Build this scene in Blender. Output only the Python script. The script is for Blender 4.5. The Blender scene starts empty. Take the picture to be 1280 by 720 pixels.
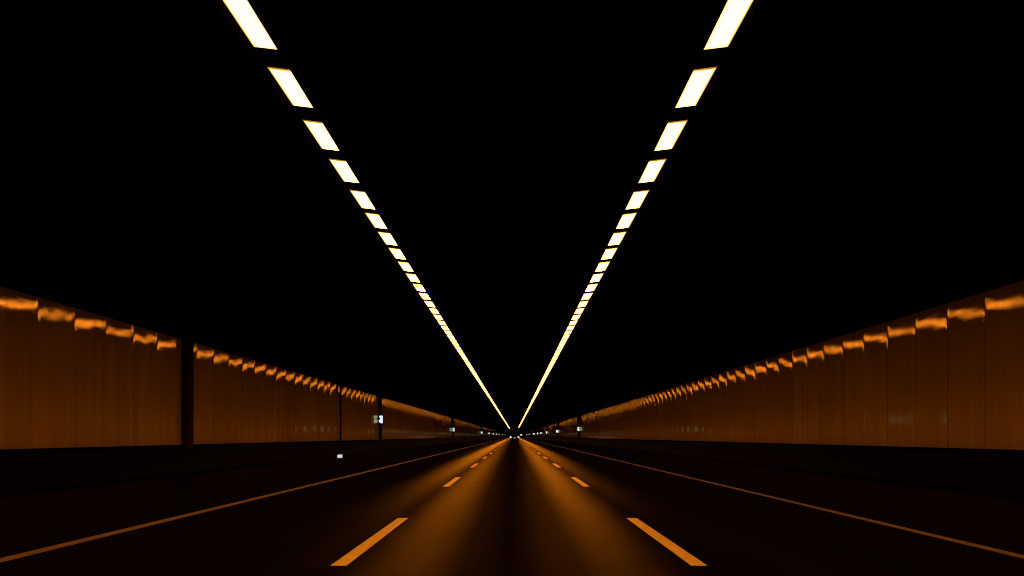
import bpy, math, random
random.seed(7)
S = bpy.context.scene
C = S.collection
PI = math.pi

# ------------------------------------------------------------------ settings
S.render.engine = 'CYCLES'
S.view_settings.view_transform = 'Standard'
S.view_settings.look = 'None'
S.view_settings.exposure = 0.0
S.view_settings.gamma = 1.0
S.view_settings.use_curve_mapping = False
cy = S.cycles
cy.use_denoising = True
try:
    cy.denoiser = 'OPENIMAGEDENOISE'
except Exception:
    pass
cy.use_light_tree = True
cy.max_bounces = 6
cy.diffuse_bounces = 3
cy.glossy_bounces = 4
cy.sample_clamp_indirect = 8.0
cy.blur_glossy = 0.0
cy.caustics_reflective = True
cy.filter_width = 1.05

w = bpy.data.worlds.new("World")
S.world = w
w.use_nodes = True
bg = w.node_tree.nodes['Background']
bg.inputs[0].default_value = (0.004, 0.006, 0.012, 1)
bg.inputs[1].default_value = 0.02

# ------------------------------------------------------------------ geometry of the place (metres)
CAMH = 1.3
F = 870.0                     # focal length in 1280-px-wide pixels
XL, XR = -12.3, 11.7          # wall faces
ZB, ZT = 0.98, 4.88           # cladding base and top
ZC = 7.18                     # ceiling
Y0, Y1 = -20.0, 1300.0
LAMP_X = (-3.58, 2.90)
LAMP_Z = CAMH + 5.6

# ------------------------------------------------------------------ helpers
class MB:
    def __init__(s):
        s.v = []; s.f = []; s.m = []; s.sm = []
    def face(s, pts, mi=0, smooth=False):
        b = len(s.v); s.v += [tuple(p) for p in pts]
        s.f.append(tuple(range(b, b + len(pts)))); s.m.append(mi); s.sm.append(smooth)
    def box(s, x0, x1, y0, y1, z0, z1, mi=0):
        b = len(s.v)
        s.v += [(x0,y0,z0),(x1,y0,z0),(x1,y1,z0),(x0,y1,z0),(x0,y0,z1),(x1,y0,z1),(x1,y1,z1),(x0,y1,z1)]
        for q in ((0,3,2,1),(4,5,6,7),(0,1,5,4),(1,2,6,5),(2,3,7,6),(3,0,4,7)):
            s.f.append(tuple(b+i for i in q)); s.m.append(mi); s.sm.append(False)
    def bbox(s, x0, x1, y0, y1, z0, z1, c, mi=0):
        """box with chamfered vertical and top edges"""
        def ring(i, z):
            return [(x0+i,y0+c,z),(x0+c,y0+i,z),(x1-c,y0+i,z),(x1-i,y0+c,z),(x1-i,y1-c,z),(x1-c,y1-i,z),(x0+c,y1-i,z),(x0+i,y1-c,z)]
        rings = [ring(0,z0), ring(0,z1-c), ring(c*0.9,z1)]
        b = len(s.v)
        for r in rings: s.v += r
        for k in range(2):
            for i in range(8):
                j = (i+1) % 8
                s.f.append((b+8*k+i, b+8*k+j, b+8*k+8+j, b+8*k+8+i)); s.m.append(mi); s.sm.append(False)
        s.f.append(tuple(b+16+i for i in range(8))); s.m.append(mi); s.sm.append(False)
        s.f.append(tuple(b+7-i for i in range(8))); s.m.append(mi); s.sm.append(False)
    def cyl(s, p, r, h, axis, n=16, mi=0):
        b = len(s.v)
        for t in (0, h):
            for i in range(n):
                a = 2*PI*i/n; u, q = r*math.cos(a), r*math.sin(a)
                s.v.append((p[0]+u,p[1]+q,p[2]+t) if axis == 'z' else ((p[0]+t,p[1]+u,p[2]+q) if axis == 'x' else (p[0]+q,p[1]+t,p[2]+u)))
        for i in range(n):
            j = (i+1) % n
            s.f.append((b+i,b+j,b+n+j,b+n+i)); s.m.append(mi); s.sm.append(True)
        s.f.append(tuple(b+n-1-i for i in range(n))); s.m.append(mi); s.sm.append(False)
        s.f.append(tuple(b+n+i for i in range(n))); s.m.append(mi); s.sm.append(False)
    def mesh(s, name, mats):
        me = bpy.data.meshes.new(name)
        me.from_pydata(s.v, [], s.f)
        for m in mats: me.materials.append(m)
        me.polygons.foreach_set('material_index', s.m)
        me.polygons.foreach_set('use_smooth', s.sm)
        me.update()
        return me
    def build(s, name, mats, parent=None, loc=(0,0,0)):
        if not isinstance(mats, (list, tuple)): mats = [mats]
        return link(name, s.mesh(name, mats), parent, loc)

def link(name, data, parent=None, loc=(0,0,0)):
    o = bpy.data.objects.new(name, data); C.objects.link(o)
    o.location = loc
    if parent: o.parent = parent
    return o
def empty(name, loc=(0,0,0)):
    o = link(name, None, None, loc); o.empty_display_size = 0.3
    return o
def tag(o, label=None, cat=None, group=None, kind=None):
    if label: o['label'] = label
    if cat: o['category'] = cat
    if group: o['group'] = group
    if kind: o['kind'] = kind
    return o
def copy_tree(o, parent=None):
    c = o.copy(); C.objects.link(c)
    if parent: c.parent = parent
    for ch in list(o.children): copy_tree(ch, c)
    return c

# ------------------------------------------------------------------ materials
def newmat(name):
    m = bpy.data.materials.new(name); m.use_nodes = True
    nt = m.node_tree
    return m, nt, nt.nodes['Principled BSDF']
def N(nt, t, **kw):
    n = nt.nodes.new(t)
    for k, v in kw.items(): setattr(n, k, v)
    return n
def ramp(nt, src, stops, interp='LINEAR'):
    r = N(nt, 'ShaderNodeValToRGB'); r.color_ramp.interpolation = interp
    el = r.color_ramp.elements
    while len(el) < len(stops): el.new(0.5)
    for e, (p, c) in zip(el, stops):
        e.position = p; e.color = (c, c, c, 1) if not isinstance(c, tuple) else (*c, 1)
    nt.links.new(src, r.inputs[0]); return r.outputs[0]
def noise(nt, vec, scale, detail=4, rough=0.55, vscale=None):
    if vscale:
        mp = N(nt, 'ShaderNodeMapping'); mp.inputs['Scale'].default_value = vscale
        nt.links.new(vec, mp.inputs[0]); vec = mp.outputs[0]
    n = N(nt, 'ShaderNodeTexNoise'); n.inputs['Scale'].default_value = scale
    n.inputs['Detail'].default_value = detail; n.inputs['Roughness'].default_value = rough
    nt.links.new(vec, n.inputs['Vector']); return n.outputs['Fac']
def math_(nt, op, a, b=None, c=None):
    n = N(nt, 'ShaderNodeMath', operation=op)
    for i, x in enumerate((a, b, c)):
        if x is None: continue
        if isinstance(x, (int, float)): n.inputs[i].default_value = x
        else: nt.links.new(x, n.inputs[i])
    return n.outputs[0]
def worldpos(nt):
    return N(nt, 'ShaderNodeNewGeometry').outputs['Position']
def mixc(nt, fac, a, b):
    n = N(nt, 'ShaderNodeMix', data_type='RGBA')
    nt.links.new(fac, n.inputs['Factor']) if not isinstance(fac, float) else None
    for nm, x in (('A', a), ('B', b)):
        sock = [i for i in n.inputs if i.name == nm and i.type == 'RGBA'][0]
        if isinstance(x, tuple): sock.default_value = (*x, 1)
        else: nt.links.new(x, sock)
    return [o for o in n.outputs if o.type == 'RGBA'][0]

def plain(name, col, rough=0.7, spec=0.3, metallic=0.0, var=0.35, scale=2.0):
    m, nt, p = newmat(name)
    pos = worldpos(nt)
    f = noise(nt, pos, scale)
    lo = tuple(c*(1-var) for c in col); hi = tuple(min(1, c*(1+var)) for c in col)
    nt.links.new(mixc(nt, f, lo, hi), p.inputs['Base Color'])
    p.inputs['Roughness'].default_value = rough
    p.inputs['Specular IOR Level'].default_value = spec
    p.inputs['Metallic'].default_value = metallic
    return m
def emit(name, col, strength, sampling='FRONT'):
    m = bpy.data.materials.new(name); m.use_nodes = True
    nt = m.node_tree; nt.nodes.clear()
    e = N(nt, 'ShaderNodeEmission'); o = N(nt, 'ShaderNodeOutputMaterial')
    e.inputs[0].default_value = (*col, 1); e.inputs[1].default_value = strength
    nt.links.new(e.outputs[0], o.inputs[0])
    m.cycles.emission_sampling = sampling
    return m

LAMP_L = 33.0
M_core = emit('sodium_lamp_glow', (1.0, 0.268, 0.0285), LAMP_L)
M_rim = emit('sodium_lamp_rim', (1.0, 0.70, 0.17), 1.25, 'NONE')
M_rim2nd = emit('sodium_lamp_edge', (1.0, 0.36, 0.03), 0.42, 'NONE')
M_house = plain('lamp_housing_black', (0.0003, 0.0003, 0.0003), 1.0, 0.0)
M_sign = emit('sign_cool_white', (0.72, 0.92, 1.0), 1.0)
M_signfar = emit('sign_white', (0.95, 0.97, 1.0), 1.3)
M_signred = emit('tail_lamp_glow', (1.0, 0.80, 0.80), 1.1)
M_plate = emit('plate_lamp_glow', (0.9, 0.85, 0.85), 0.28)
M_beacon = emit('beacon_glow', (0.75, 0.95, 0.85), 1.6)
M_marker = emit('marker_glow', (0.62, 0.60, 0.58), 1.0)
M_black = plain('black_steel', (0.006, 0.006, 0.007), 0.75, 0.1)
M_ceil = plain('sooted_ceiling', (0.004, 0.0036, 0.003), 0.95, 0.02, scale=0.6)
M_backing = plain('backing_concrete', (0.06, 0.05, 0.03), 0.95, 0.05)
M_truck = plain('truck_dark_paint', (0.004, 0.004, 0.005), 0.6, 0.1)
M_rubber = plain('tyre_rubber', (0.006, 0.006, 0.006), 0.9, 0.1)
M_rim2 = plain('wheel_steel', (0.02, 0.02, 0.02), 0.5, 0.3)

def diffuse_gloss(nt, p, col, rough, fac, normal, gcol=None):
    """dull base under a thin reflecting surface (Beckmann lobe, weight = fac)"""
    out = [n for n in nt.nodes if n.type == 'OUTPUT_MATERIAL'][0]
    nt.nodes.remove(p)
    d = N(nt, 'ShaderNodeBsdfDiffuse'); g = N(nt, 'ShaderNodeBsdfGlossy', distribution='BECKMANN')
    mx = N(nt, 'ShaderNodeMixShader')
    nt.links.new(col, d.inputs['Color'])
    g.inputs['Color'].default_value = (1, 1, 1, 1)
    if gcol is not None: nt.links.new(gcol, g.inputs['Color'])
    nt.links.new(rough, g.inputs['Roughness'])
    nt.links.new(normal, g.inputs['Normal']); nt.links.new(normal, d.inputs['Normal'])
    nt.links.new(fac, mx.inputs[0]); nt.links.new(d.outputs[0], mx.inputs[1]); nt.links.new(g.outputs[0], mx.inputs[2])
    nt.links.new(mx.outputs[0], out.inputs['Surface'])
def fresnel(nt, ior):
    f = N(nt, 'ShaderNodeFresnel'); f.inputs['IOR'].default_value = ior; return f.outputs[0]
def asphalt():
    m, nt, p = newmat('asphalt')
    pos = worldpos(nt)
    sep = N(nt, 'ShaderNodeSeparateXYZ'); nt.links.new(pos, sep.inputs[0])
    wand = noise(nt, pos, 0.05, 3, 0.5, (0.2, 1, 1))
    x = math_(nt, 'ADD', sep.outputs[0], math_(nt, 'MULTIPLY', math_(nt, 'SUBTRACT', wand, 0.5), 0.5))
    # wheel tracks polished by tyres; the strips between them stay coarse and dull
    def band(cx, half, soft):
        d = math_(nt, 'ABSOLUTE', math_(nt, 'SUBTRACT', x, cx))
        mr = N(nt, 'ShaderNodeMapRange', interpolation_type='SMOOTHSTEP')
        mr.inputs['From Min'].default_value = half; mr.inputs['From Max'].default_value = half + soft
        mr.inputs['To Min'].default_value = 1; mr.inputs['To Max'].default_value = 0
        nt.links.new(d, mr.inputs['Value']); return mr.outputs[0]
    tr = None
    for cx, half, soft, k in TRACKS:
        t = math_(nt, 'MULTIPLY', band(cx, half, soft), k)
        tr = t if tr is None else math_(nt, 'MAXIMUM', tr, t)
    tr = math_(nt, 'ADD', ROUGH_STRIP, math_(nt, 'MULTIPLY', tr, 1.0 - ROUGH_STRIP))
    coarse = noise(nt, pos, 0.6, 4, 0.6, (1.0, 0.05, 1.0))
    patch = noise(nt, pos, 0.9, 5, 0.6)
    grain = noise(nt, pos, 55.0, 3, 0.75)
    c1 = mixc(nt, ramp(nt, coarse, [(0.3, 0.0), (0.7, 1.0)]), (0.0022, 0.0019, 0.0016), (0.0050, 0.0043, 0.0036))
    c2 = mixc(nt, ramp(nt, grain, [(0.45, 0.0), (0.75, 0.6)]), c1, (0.009, 0.008, 0.007))
    r = math_(nt, 'ADD', ROAD_ROUGH, math_(nt, 'MULTIPLY', math_(nt, 'SUBTRACT', coarse, 0.5), 0.08))
    r = math_(nt, 'ADD', r, math_(nt, 'MULTIPLY', math_(nt, 'SUBTRACT', patch, 0.5), 0.04))
    fac = math_(nt, 'MULTIPLY', math_(nt, 'POWER', fresnel(nt, 1.45), ROAD_POW), ROAD_K)
    fac = math_(nt, 'MULTIPLY', fac, tr)
    fac = math_(nt, 'MULTIPLY', fac, ramp(nt, grain, [(0.32, 0.45), (0.68, 1.1)]))
    fac = math_(nt, 'MULTIPLY', fac, ramp(nt, patch, [(0.3, 0.85), (0.7, 1.0)]))
    b = N(nt, 'ShaderNodeBump'); b.inputs['Strength'].default_value = 0.10; b.inputs['Distance'].default_value = 0.004
    nt.links.new(grain, b.inputs['Height'])
    tint = N(nt, 'ShaderNodeRGB'); tint.outputs[0].default_value = (1.0, 0.86, 0.25, 1)
    diffuse_gloss(nt, p, c2, r, fac, b.outputs[0], tint.outputs[0])
    return m
TRACKS = [(-1.13, 0.05, 0.72, 1.0), (1.19, 0.05, 0.72, 1.0), (-2.62, 0.15, 0.75, 1.0), (2.68, 0.15, 0.75, 1.0), (0.03, 0.1, 1.1, 0.30)]
ROUGH_STRIP, ROAD_ROUGH, ROAD_POW, ROAD_K = 0.16, 0.37, 1.6, 0.34
def paint(name, col, wear):
    m, nt, p = newmat(name)
    pos = worldpos(nt)
    f = noise(nt, pos, 9.0, 6, 0.7); g = noise(nt, pos, 1.3, 3, 0.6, (1, 0.2, 1))
    k = math_(nt, 'MULTIPLY', ramp(nt, f, [(0.30, 0.45), (0.52, 1.0)]), ramp(nt, g, [(0.25, 0.7), (0.65, 1.0)]))
    nt.links.new(mixc(nt, k, tuple(c*wear for c in col), col), p.inputs['Base Color'])
    p.inputs['Roughness'].default_value = 0.55; p.inputs['Specular IOR Level'].default_value = 0.3
    return m
def cladding():
    m, nt, p = newmat('glazed_wall_panel')
    pos = worldpos(nt)
    st = noise(nt, pos, 1.0, 5, 0.65, (1, 3.2, 0.10))       # vertical runs of grime
    st2 = noise(nt, pos, 1.0, 3, 0.6, (1, 14.0, 0.25))
    bl = noise(nt, pos, 0.35, 3, 0.5)
    oi = N(nt, 'ShaderNodeObjectInfo').outputs['Random']
    k = math_(nt, 'MULTIPLY', ramp(nt, st, [(0.3, 0.74), (0.65, 1.0)]), ramp(nt, st2, [(0.25, 0.88), (0.6, 1.0)]))
    k = math_(nt, 'MULTIPLY', k, ramp(nt, bl, [(0.3, 0.8), (0.7, 1.0)]))
    k = math_(nt, 'MULTIPLY', k, math_(nt, 'ADD', 0.93, math_(nt, 'MULTIPLY', oi, 0.07)))
    col = mixc(nt, k, (0.06, 0.044, 0.008), (0.74, 0.58, 0.15))
    rr = math_(nt, 'ADD', 0.072, math_(nt, 'MULTIPLY', st2, 0.03))
    bn = noise(nt, pos, 1.0, 1, 0.5, (1, 1.7, 2.4))
    b = N(nt, 'ShaderNodeBump'); b.inputs['Strength'].default_value = 1.0; b.inputs['Distance'].default_value = 0.0030
    nt.links.new(bn, b.inputs['Height'])
    # glazing whose mirror colour is dimmed towards grazing view, so far reflections fade
    fr = fresnel(nt, 3.0)
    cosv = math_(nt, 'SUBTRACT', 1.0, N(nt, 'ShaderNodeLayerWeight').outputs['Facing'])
    mirror_fade = math_(nt, 'EXPONENT', math_(nt, 'DIVIDE', -MIRROR_FADE, math_(nt, 'MAXIMUM', cosv, 0.02)))
    g = math_(nt, 'MINIMUM', math_(nt, 'DIVIDE', math_(nt, 'MULTIPLY', mirror_fade, GLAZE), fr), 1.0)
    g = math_(nt, 'MULTIPLY', g, ramp(nt, st, [(0.3, 0.6), (0.65, 1.0)]))
    # shading put into the base colour: darker at shallow view, so far wall fades
    far_dim = math_(nt, 'EXPONENT', math_(nt, 'DIVIDE', -FAR_DIM, math_(nt, 'MAXIMUM', cosv, 0.03)))
    vm = N(nt, 'ShaderNodeVectorMath', operation='SCALE'); nt.links.new(col, vm.inputs[0]); nt.links.new(far_dim, vm.inputs['Scale'])
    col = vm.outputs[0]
    gt = N(nt, 'ShaderNodeCombineColor')                 # amber enamel tints what it mirrors
    for i, k_ in enumerate((1.0, 0.90, 0.42)): nt.links.new(math_(nt, 'MULTIPLY', g, k_), gt.inputs[i])
    diffuse_gloss(nt, p, col, rr, fr, b.outputs[0], gt.outputs[0])
    return m
MIRROR_FADE, GLAZE, FAR_DIM = 0.020, 0.44, 0.085
M_road = asphalt()
M_dash = paint('lane_paint', (0.86, 0.77, 0.20), 0.35)
M_edge = paint('edge_paint', (0.24, 0.20, 0.15), 0.35)
M_panel = cladding()
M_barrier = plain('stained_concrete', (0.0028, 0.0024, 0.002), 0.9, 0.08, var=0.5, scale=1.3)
M_column = plain('column_dark_concrete', (0.028, 0.024, 0.020), 0.9, 0.05)

# ------------------------------------------------------------------ road (structure) with its painted marks
mb = MB()
ys = [Y0 + i*20 for i in range(int((Y1-Y0)/20)+1)]
for a, b in zip(ys, ys[1:]):
    mb.face([(XL-0.4,a,0),(XR+0.4,a,0),(XR+0.4,b,0),(XL-0.4,b,0)])
road = tag(mb.build('road', M_road), kind='structure')
def dash_y(v): return F*CAMH*v*1e-3
period = F*CAMH*9.62e-3
for xc, y_near in ((-1.76, dash_y(6.15)), (1.85, dash_y(6.15))):
    proto = None
    for k in range(-1, 32):
        if proto is None:
            d = MB(); hw = 0.082; n = 8; L = 4.05
            for i in range(n):
                a, b = L*i/n, L*(i+1)/n
                d.face([(-hw,a,0),(hw,a,0),(hw,b,0),(-hw,b,0)])
            proto = d.mesh('lane_dash', [M_dash])
        link('lane_dash', proto, road, (xc, y_near + k*period, 0.004))
for xc, hw in ((-5.36, 0.095), (5.46, 0.078)):
    d = MB()
    for a, b in zip(ys, ys[1:]): d.face([(xc-hw,a,0.004),(xc+hw,a,0.004),(xc+hw,b,0.004),(xc-hw,b,0.004)])
    d.build('edge_line', M_edge, road)

# ------------------------------------------------------------------ ceiling (structure)
mb = MB()
for a, b in zip(ys, ys[1:]):
    mb.face([(XL-0.3,b,ZC),(XR+0.3,b,ZC),(XR+0.3,a,ZC),(XL-0.3,a,ZC)])
    for x, sgn in ((XL-0.12, 1), (XR+0.12, -1)):
        q = [(x,a,ZT+0.05),(x,b,ZT+0.05),(x+sgn*0.02,b,ZC),(x+sgn*0.02,a,ZC)]
        mb.face(q if sgn > 0 else q[::-1])
tag(mb.build('ceiling', M_ceil), kind='structure')

# ------------------------------------------------------------------ walls: dished glossy panels
PITCH = 1.5
def panel_mesh(mb, y0, z0, z1, sgn, sag, tilt, wob, ph, wid):
    """front face slightly dished along its width, with returned edges; local x=0 is the wall face"""
    ts = [0.0, 0.02, 0.04, 0.06, 0.09, 0.18, 0.3, 0.42, 0.54, 0.66, 0.78, 0.88, 0.91, 0.94, 0.96, 0.98, 1.0]
    n = len(ts)-1; prof = []
    for t in ts:
        u = 2*t-1
        off = sag*(u*u-0.4) + tilt*u*wid/2 + wob*math.sin(PI*2*t+ph) + 0.0011*max(0.0, (abs(u)-0.84)/0.16)**2   # rolled edges
        prof.append((off, y0 + t*wid))
    b = len(mb.v)
    for (o, y) in prof: mb.v.append((sgn*o, y, z0)); mb.v.append((sgn*o, y, z1))
    for i in range(n):
        q = (b+2*i, b+2*i+2, b+2*i+3, b+2*i+1)
        if sgn < 0: q = q[::-1]
        mb.f.append(q); mb.m.append(0); mb.sm.append(True)
    T = 0.04
    for (o, y) in (prof[0], prof[-1]):
        mb.face([(sgn*o,y,z0),(sgn*o,y,z1),(-sgn*T,y,z1),(-sgn*T,y,z0)], 0)
    mb.face([(sgn*o, y, z1) for o, y in prof] + [(-sgn*T, prof[-1][1], z1), (-sgn*T, prof[0][1], z1)], 0)
    mb.face([(sgn*o, y, z0) for o, y in prof] + [(-sgn*T, prof[-1][1], z0), (-sgn*T, prof[0][1], z0)], 0)
def rnd_panel():
    return (random.uniform(0.0048, 0.0072), random.gauss(0, 0.0011), random.uniform(-0.0014, 0.0014), random.uniform(0, 6.28))
for side, xw, sgn in (('left', XL, 1), ('right', XR, -1)):
    root = tag(empty('tunnel_wall', (xw, 0, 0)),
        'tall %s tunnel wall of glossy panels glowing orange' % side if side == 'left' else
        'tall right hand tunnel wall of glossy orange panels without near dark columns', 'wall', 'tunnel walls')
    variants = []
    for k in range(12):
        v = MB(); panel_mesh(v, 0.006, ZB, ZT, sgn, *rnd_panel(), PITCH-0.016); variants.append(v.mesh('wall_panel', [M_panel]))
    ystart = 14.96 if side == 'left' else 14.3
    for k in range(100):
        link('wall_panel', variants[random.randrange(12)], root, (0, ystart + k*PITCH, 0))
    rest = MB()
    k = 100
    while ystart + k*PITCH < Y1 - 2:
        panel_mesh(rest, ystart + k*PITCH + 0.006, ZB, ZT, sgn, *rnd_panel(), PITCH-0.016); k += 1
    for k in range(1, 20):
        panel_mesh(rest, ystart - k*PITCH + 0.006, ZB, ZT, sgn, *rnd_panel(), PITCH-0.016)
    tag(rest.build('wall_panel_run', M_panel, root), kind='stuff')
    bk = MB()
    x = -sgn*0.10
    for a, b in zip(ys, ys[1:]):
        q = [(x,a,ZB),(x,b,ZB),(x,b,ZT-0.02),(x,a,ZT-0.02)]
        bk.face(q if sgn < 0 else q[::-1])
    bk.build('backing', M_backing, root)
    bs = MB()
    for (z0, z1, nm_) in ((0.0, ZB-0.004, 'gap_shade_strip'), (ZT-0.016, ZT+0.3, 'top_strip')):  # base strip coloured near-black as the shadow gap below the panels
        bs = MB()
        for a, b in zip(ys, ys[1:]):
            q = [(x,a,z0),(x,b,z0),(x,b,z1),(x,a,z1)]
            bs.face(q if sgn < 0 else q[::-1])
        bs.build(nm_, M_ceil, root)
    # cast barrier in front of the wall foot
    br = MB()
    prof = [(0.0,0.0),(0.62,0.0),(0.62,0.08),(0.40,0.26),(0.27,0.82),(0.25,0.85),(0.06,0.85),(0.04,0.82),(0.04,0.0)][1:]
    for a, b in zip(ys, ys[1:]):
        for p0, p1 in zip(prof, prof[1:]):
            q = [(xw+sgn*p0[0],a,p0[1]),(xw+sgn*p1[0],a,p1[1]),(xw+sgn*p1[0],b,p1[1]),(xw+sgn*p0[0],b,p0[1])]
            br.face(q if sgn < 0 else q[::-1])
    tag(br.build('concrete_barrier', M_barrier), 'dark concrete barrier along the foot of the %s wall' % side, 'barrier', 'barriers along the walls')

# ------------------------------------------------------------------ ceiling lamps
TILT = math.radians(7)
LW, LL = 0.395, 1.235
ADDED_SKIRT, ADDED_BAFFLE = 0.058, 0.11
def lamp_geo(mb, x, y, z, side, part):
    """side -1: left row; the edge nearer the tunnel middle hangs a little lower"""
    c, s_ = math.cos(TILT), math.sin(TILT)
    def P(u, v, h): # u across, v along, h up in lamp frame
        return (x + u*c + h*s_*(-side), y + v, z + u*s_*side + h*c)
    hw, hl = LW/2, LL/2
    if part in ('housing', 'all'):
        mi = 0
        o = [(-hw-.035,-hl-.045),(hw+.035,-hl-.045),(hw+.035,hl+.045),(-hw-.035,hl+.045)]
        t = [(-hw*.8,-hl*.93),(hw*.8,-hl*.93),(hw*.8,hl*.93),(-hw*.8,hl*.93)]
        i_ = [(-hw,-hl),(hw,-hl),(hw,hl),(-hw,hl)]
        for k in range(4):
            j = (k+1) % 4
            mb.face([P(*o[k],0.012),P(*o[j],0.012),P(*o[j],0.07),P(*o[k],0.07)], mi)
            mb.face([P(*o[k],0.07),P(*o[j],0.07),P(*t[j],0.16),P(*t[k],0.16)], mi)
            mb.face([P(*i_[k],0.012),P(*i_[j],0.012),P(*o[j],0.012),P(*o[k],0.012)], mi)
        mb.face([P(*q,0.16) for q in t], mi)
        ui = -side*(hw+0.008); uo = -side*(hw+0.020)     # skirt added on the inner edge to keep cross light off the upper wall
        for u in (ui, uo):
            mb.face([P(u,-hl-.19,-ADDED_SKIRT),P(u,hl+.19,-ADDED_SKIRT),P(u,hl+.19,0.02),P(u,-hl-.19,0.02)], mi)
        mb.face([P(ui,-hl-.19,-ADDED_SKIRT),P(ui,hl+.19,-ADDED_SKIRT),P(uo,hl+.19,-ADDED_SKIRT),P(uo,-hl-.19,-ADDED_SKIRT)], mi)
        ui, uo = side*(hw+0.008), side*(hw+0.022)        # deeper baffle added on the wall side to darken the upper wall
        for u in (ui, uo):
            mb.face([P(u,-hl-.19,-ADDED_BAFFLE),P(u,hl+.19,-ADDED_BAFFLE),P(u,hl+.19,0.02),P(u,-hl-.19,0.02)], mi)
        mb.face([P(ui,-hl-.19,-ADDED_BAFFLE),P(ui,hl+.19,-ADDED_BAFFLE),P(uo,hl+.19,-ADDED_BAFFLE),P(uo,-hl-.19,-ADDED_BAFFLE)], mi)
        for v in (-hl*.6, hl*.6):   # hanger straps up to the ceiling
            for (u0, u1) in ((-.02, .02),):
                mb.face([P(u0,v-.015,.16),P(u1,v-.015,.16),(x+u1,y+v-.015,ZC),(x+u0,y+v-.015,ZC)], mi)
                mb.face([P(u0,v+.015,.16),P(u0,v-.015,.16),(x+u0,y+v-.015,ZC),(x+u0,y+v+.015,ZC)], mi)
                mb.face([P(u1,v-.015,.16),P(u1,v+.015,.16),(x+u1,y+v+.015,ZC),(x+u1,y+v-.015,ZC)], mi)
                mb.face([P(u1,v+.015,.16),P(u0,v+.015,.16),(x+u0,y+v+.015,ZC),(x+u1,y+v+.015,ZC)], mi)
    if part in ('diffuser', 'all'):
        mc = 0 if part == 'diffuser' else 1
        def R(r): return [(-hw+r,-hl+r),(hw-r,-hl+r),(hw-r,hl-r),(-hw+r,hl-r)]
        e0, e1, e2 = R(0.0), R(0.018), R(0.044)
        mb.face([P(*q,-0.006) for q in e2][::-1], mc)
        for k in range(4):
            j = (k+1) % 4
            mb.face([P(*e1[k],-0.002),P(*e2[k],-0.006),P(*e2[j],-0.006),P(*e1[j],-0.002)], mc+1)
            mb.face([P(*e0[k],0.010),P(*e1[k],-0.002),P(*e1[j],-0.002),P(*e0[j],0.010)], mc+2)

def ordinal(n):
    small = ['first','second','third','fourth','fifth','sixth','seventh','eighth','ninth','tenth','eleventh','twelfth']
    if n <= 12: return small[n-1]
    suf = 'th' if 10 < n % 100 < 20 else {1:'st',2:'nd',3:'rd'}.get(n % 10, 'th')
    return '%d%s' % (n, suf)
near = [1.813, 2.179, 2.545, 2.901, 3.268, 3.600]
def lamp_v(k):      # near edge of k-th lamp, in units of 4.872 m
    if k < 0: return near[0] + 0.366*k
    return near[k] if k < len(near) else near[-1] + 0.3345*(k-len(near)+1)
UNIT = F*5.6e-3
far_lamps = MB()
for side, x, nm in ((-1, LAMP_X[0], 'left'), (1, LAMP_X[1], 'right')):
    hm = MB(); lamp_geo(hm, 0, 0, 0, side, 'housing')
    # hanger length is to the ceiling in world z, so build at height and shift back
    hm = MB(); lamp_geo(hm, 0, 0, LAMP_Z, side, 'housing'); hm.v = [(a, b, c-LAMP_Z) for a, b, c in hm.v]
    dm = MB(); lamp_geo(dm, 0, 0, 0, side, 'diffuser')
    hmesh = hm.mesh('ceiling_lamp', [M_house]); dmesh = dm.mesh('diffuser', [M_core, M_rim, M_rim2nd])
    k = -9
    while True:
        y = lamp_v(k)*UNIT + LL/2
        if y > 900: break
        if 0 <= k < 150:
            o = link('ceiling_lamp', hmesh, None, (x, y, LAMP_Z))
            if k == 0: lab = 'glowing ceiling lamp cut by the top frame edge in the %s row' % nm
            elif k < 40: lab = '%s glowing ceiling lamp from the top of the %s row' % (ordinal(k+1), nm)
            else: lab = 'tiny glowing ceiling lamp in the merged far stretch of the %s row' % nm
            tag(o, lab, 'ceiling lamp', 'ceiling lamps in the %s row' % nm)
            link('diffuser', dmesh, o)
        else:
            lamp_geo(far_lamps, x, y, LAMP_Z, side, 'all')
        k += 1
tag(far_lamps.build('ceiling_lamp_run', [M_house, M_core, M_rim, M_rim2nd]),
    'far ends of both ceiling lamp rows merging into thin lines of light', 'ceiling lamps', kind='stuff')

# ------------------------------------------------------------------ wall columns and the lit signs on them
def column_obj():
    c = empty('wall_column')
    a = MB(); a.bbox(-0.04, 0.36, 0, 0.50, ZB-0.08, ZT+0.25, 0.02); a.build('shaft', M_column, c)
    b = MB(); b.bbox(-0.03, 0.39, -0.03, 0.53, ZT+0.26, ZT+0.38, 0.02); b.build('cap', M_column, c)
    d = MB(); d.box(-0.03, 0.39, -0.03, 0.53, ZB-0.10, ZB); d.build('plinth', M_column, c)
    return c
def sign_obj(mat):
    s = empty('emergency_sign')
    h = MB(); h.bbox(-0.215, 0.215, -0.07, 0.0, -0.46, 0.46, 0.012); h.build('housing', M_black, s)
    for u in (-0.245, 0.235):  # added fins, shaped to keep sign light off the opposite wall
        f = MB(); f.box(u, u+0.010, -0.44, -0.02, -0.47, 0.47); f.build('added_side_hood', M_black, s)
    f = MB(); f.box(-0.245, 0.245, -0.34, -0.02, 0.471, 0.481); f.build('added_top_hood', M_black, s)  # added top fin of the same light-blocking hood
    g = MB()
    def plate(pts): g.face([(px, -0.076, pz) for px, pz in pts], 0)
    plate([(-.15,.36),(.19,.36),(.19,.17),(-.15,.17)])
    plate([(-.06,.165),(.17,.165),(.17,.0),(-.08,.0)])
    plate([(-.19,-.005),(.18,-.005),(.19,-.33),(.02,-.33),(-.19,-.22)])
    g.build('lit_symbol', mat, s)
    return s
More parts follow.
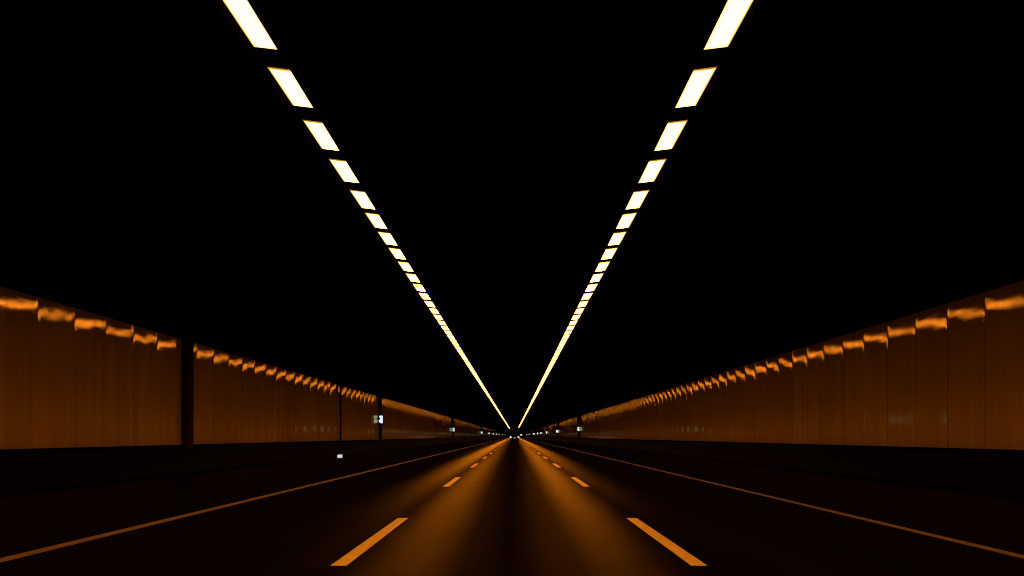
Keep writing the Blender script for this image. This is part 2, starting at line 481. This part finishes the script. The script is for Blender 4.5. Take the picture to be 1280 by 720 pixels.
cols = {'left': [25.7, 63.0, 138.0, 258.0, 333.0, 396.0, 468.0, 557.0, 706.0, 900.0],
        'right': [125.0, 188.0, 249.0, 302.0, 345.0, 405.0, 425.0, 540.0, 645.0]}
cproto = column_obj(); sp_near = sign_obj(M_sign); sp_far = sign_obj(M_signfar)
first = {'c': True, 'n': True, 'f': True}
collab = {('left',0): 'dark column nearest the camera breaking the left orange wall',
          ('left',1): 'second dark column on the left wall, carrying a bright white sign',
          ('left',2): 'third dark column on the left wall beside a pale green sign',
          ('right',0): 'nearest dark column on the right wall with a pale sign'}
siglab = {('left',1): 'largest bright white sign on the second left column',
          ('left',2): 'pale green white sign on the third column of the left wall',
          ('right',0): 'largest pale sign on the right wall column'}
for nm, xw, sgn in (('left', XL, 1), ('right', XR, -1)):
    for i, y in enumerate(cols[nm]):
        if first['c']: c = cproto; first['c'] = False
        else: c = copy_tree(cproto)
        c.location = (xw, y, 0)
        if sgn < 0: c.scale.x = -1
        if (nm, i) == ('left', 0): c.scale.x = 0.66
        tag(c, collab.get((nm,i), '%s dark column from the camera far down the %s wall' % (ordinal(i+1), nm)), 'column', 'dark columns along the walls')
        if (nm, i) == ('left', 0): continue
        isnear = y < 150
        key = 'n' if isnear else 'f'; proto = sp_near if isnear else sp_far
        if first[key]: s = proto; first[key] = False
        else: s = copy_tree(proto)
        s.location = (xw + sgn*0.24, y - 0.004, 2.78 if y < 70 else 2.55)
        n_ = i + (0 if nm == 'left' else 1)
        tag(s, siglab.get((nm,i), '%s small white sign light from the camera on the %s wall' % (ordinal(n_), nm)), 'sign', 'lit signs along the walls')

# vertical pipe on left wall
p = empty('drain_pipe', (XL+0.12, 48.8, 0))
a = MB(); a.cyl((0,0,0.84), 0.06, ZT-0.75, 'z', 16); a.build('pipe', M_column, p)
for z in (1.5, 2.9, 4.3):
    b = MB(); b.cyl((0,0,z), 0.075, 0.06, 'z', 16); b.box(-0.12, 0.0, -0.03, 0.03, z, z+0.06); b.build('bracket', M_black, p)
tag(p, 'thin dark pipe running up the left wall between two columns', 'pipe')

# floor marker lamp on the left shoulder
mk = empty('marker_light', (-10.13, 40.4, 0))
h = MB(); h.bbox(-0.17, 0.17, 0.0, 0.16, 0.0, 0.25, 0.02); h.build('housing', M_black, mk)
g = MB(); g.face([(-0.145,-0.006,0.03),(0.145,-0.006,0.03),(0.145,-0.006,0.225),(-0.06,-0.006,0.225),(-0.145,-0.006,0.19)]); g.build('lens', M_marker, mk)
tag(mk, 'small white marker light low on the ground before the left wall', 'marker light')

# ------------------------------------------------------------------ truck far ahead in the middle lane
def wheel(parent, x, y, r, wd):
    t = MB(); t.cyl((x-wd/2, y, r), r, wd, 'x', 20); o = t.build('wheel', M_rubber, parent)
    h = MB(); h.cyl((x-wd/2-0.01, y, r), r*0.55, wd+0.02, 'x', 14); h.build('rim', M_rim2, o)
tk = tag(empty('box_truck', (0.05, 183, 0)), 'dark box truck seen from behind in the middle lane', 'truck')
a = MB(); a.bbox(-1.27, 1.27, 0, 6.2, 1.0, 3.55, 0.04); a.build('cargo_box', M_truck, tk)
a = MB()
for s in (-1, 1): a.box(s*0.62-0.60, s*0.62+0.60, -0.03, -0.002, 1.08, 3.46)
a.build('rear_doors', M_truck, tk)
a = MB(); a.box(-0.45, 0.45, 0.1, 8.2, 0.70, 0.98); a.build('chassis', M_black, tk)
a = MB(); a.bbox(-1.15, 1.15, 6.4, 8.5, 0.75, 2.75, 0.12); a.build('cab', M_truck, tk)
a = MB(); a.box(-1.2, 1.2, -0.10, 0.02, 0.42, 0.56); a.box(-0.6,-0.5,0.0,0.2,0.5,0.9); a.box(0.5,0.6,0.0,0.2,0.5,0.9); a.build('under_run_bar', M_black, tk)
for s in (-1, 1):
    a = MB(); a.bbox(s*1.02-0.19, s*1.02+0.19, -0.09, -0.01, 0.76, 1.20, 0.02); a.build('tail_light', M_signred, tk)
    a = MB(); a.box(s*0.85-0.32, s*0.85+0.32, 0.3, 0.32, 0.15, 0.85); a.build('mud_flap', M_rubber, tk)
    for y in (1.4, 2.7, 7.2): wheel(tk, s*0.98, y, 0.48, 0.30 if y > 5 else 0.5)
a = MB(); a.box(-0.30, 0.28, -0.05, -0.035, 0.72, 0.98); a.build('number_plate', M_plate, tk)

# ------------------------------------------------------------------ service van far off at the right
vn = tag(empty('service_van', (5.1, 520, 0)), 'far dark van with pale green roof beacon, just right of the truck', 'van')
prof = [(0,0.35),(0,1.55),(0.12,1.85),(3.3,1.9),(4.1,1.25),(5.0,1.1),(5.1,0.35)]
a = MB()
a.face([(-0.95,y,z) for y,z in prof]); a.face([(0.95,y,z) for y,z in prof][::-1])
for (p0, p1) in zip(prof, prof[1:]+prof[:1]):
    a.face([(-0.95,*p0),(0.95,*p0),(0.95,*p1),(-0.95,*p1)])
a.build('body', M_truck, vn)
a = MB(); a.bbox(-0.75, 0.75, 0.3, 0.65, 1.87, 2.32, 0.05); a.build('roof_beacon', M_beacon, vn)
for s in (-1, 1):
    for y in (0.9, 4.1): wheel(vn, s*0.84, y, 0.34, 0.22)

# ------------------------------------------------------------------ camera
cd = bpy.data.cameras.new('camera'); cam = bpy.data.objects.new('camera', cd); C.objects.link(cam)
cam.location = (0, 0, CAMH); cam.rotation_euler = (PI/2, 0, 0)
cd.sensor_width = 36.0; cd.sensor_fit = 'HORIZONTAL'; cd.lens = 36.0*F/1280.0
cd.shift_x = -3.0/1280.0; cd.shift_y = 185.0/1280.0
cd.clip_start = 0.05; cd.clip_end = 3000
S.camera = cam
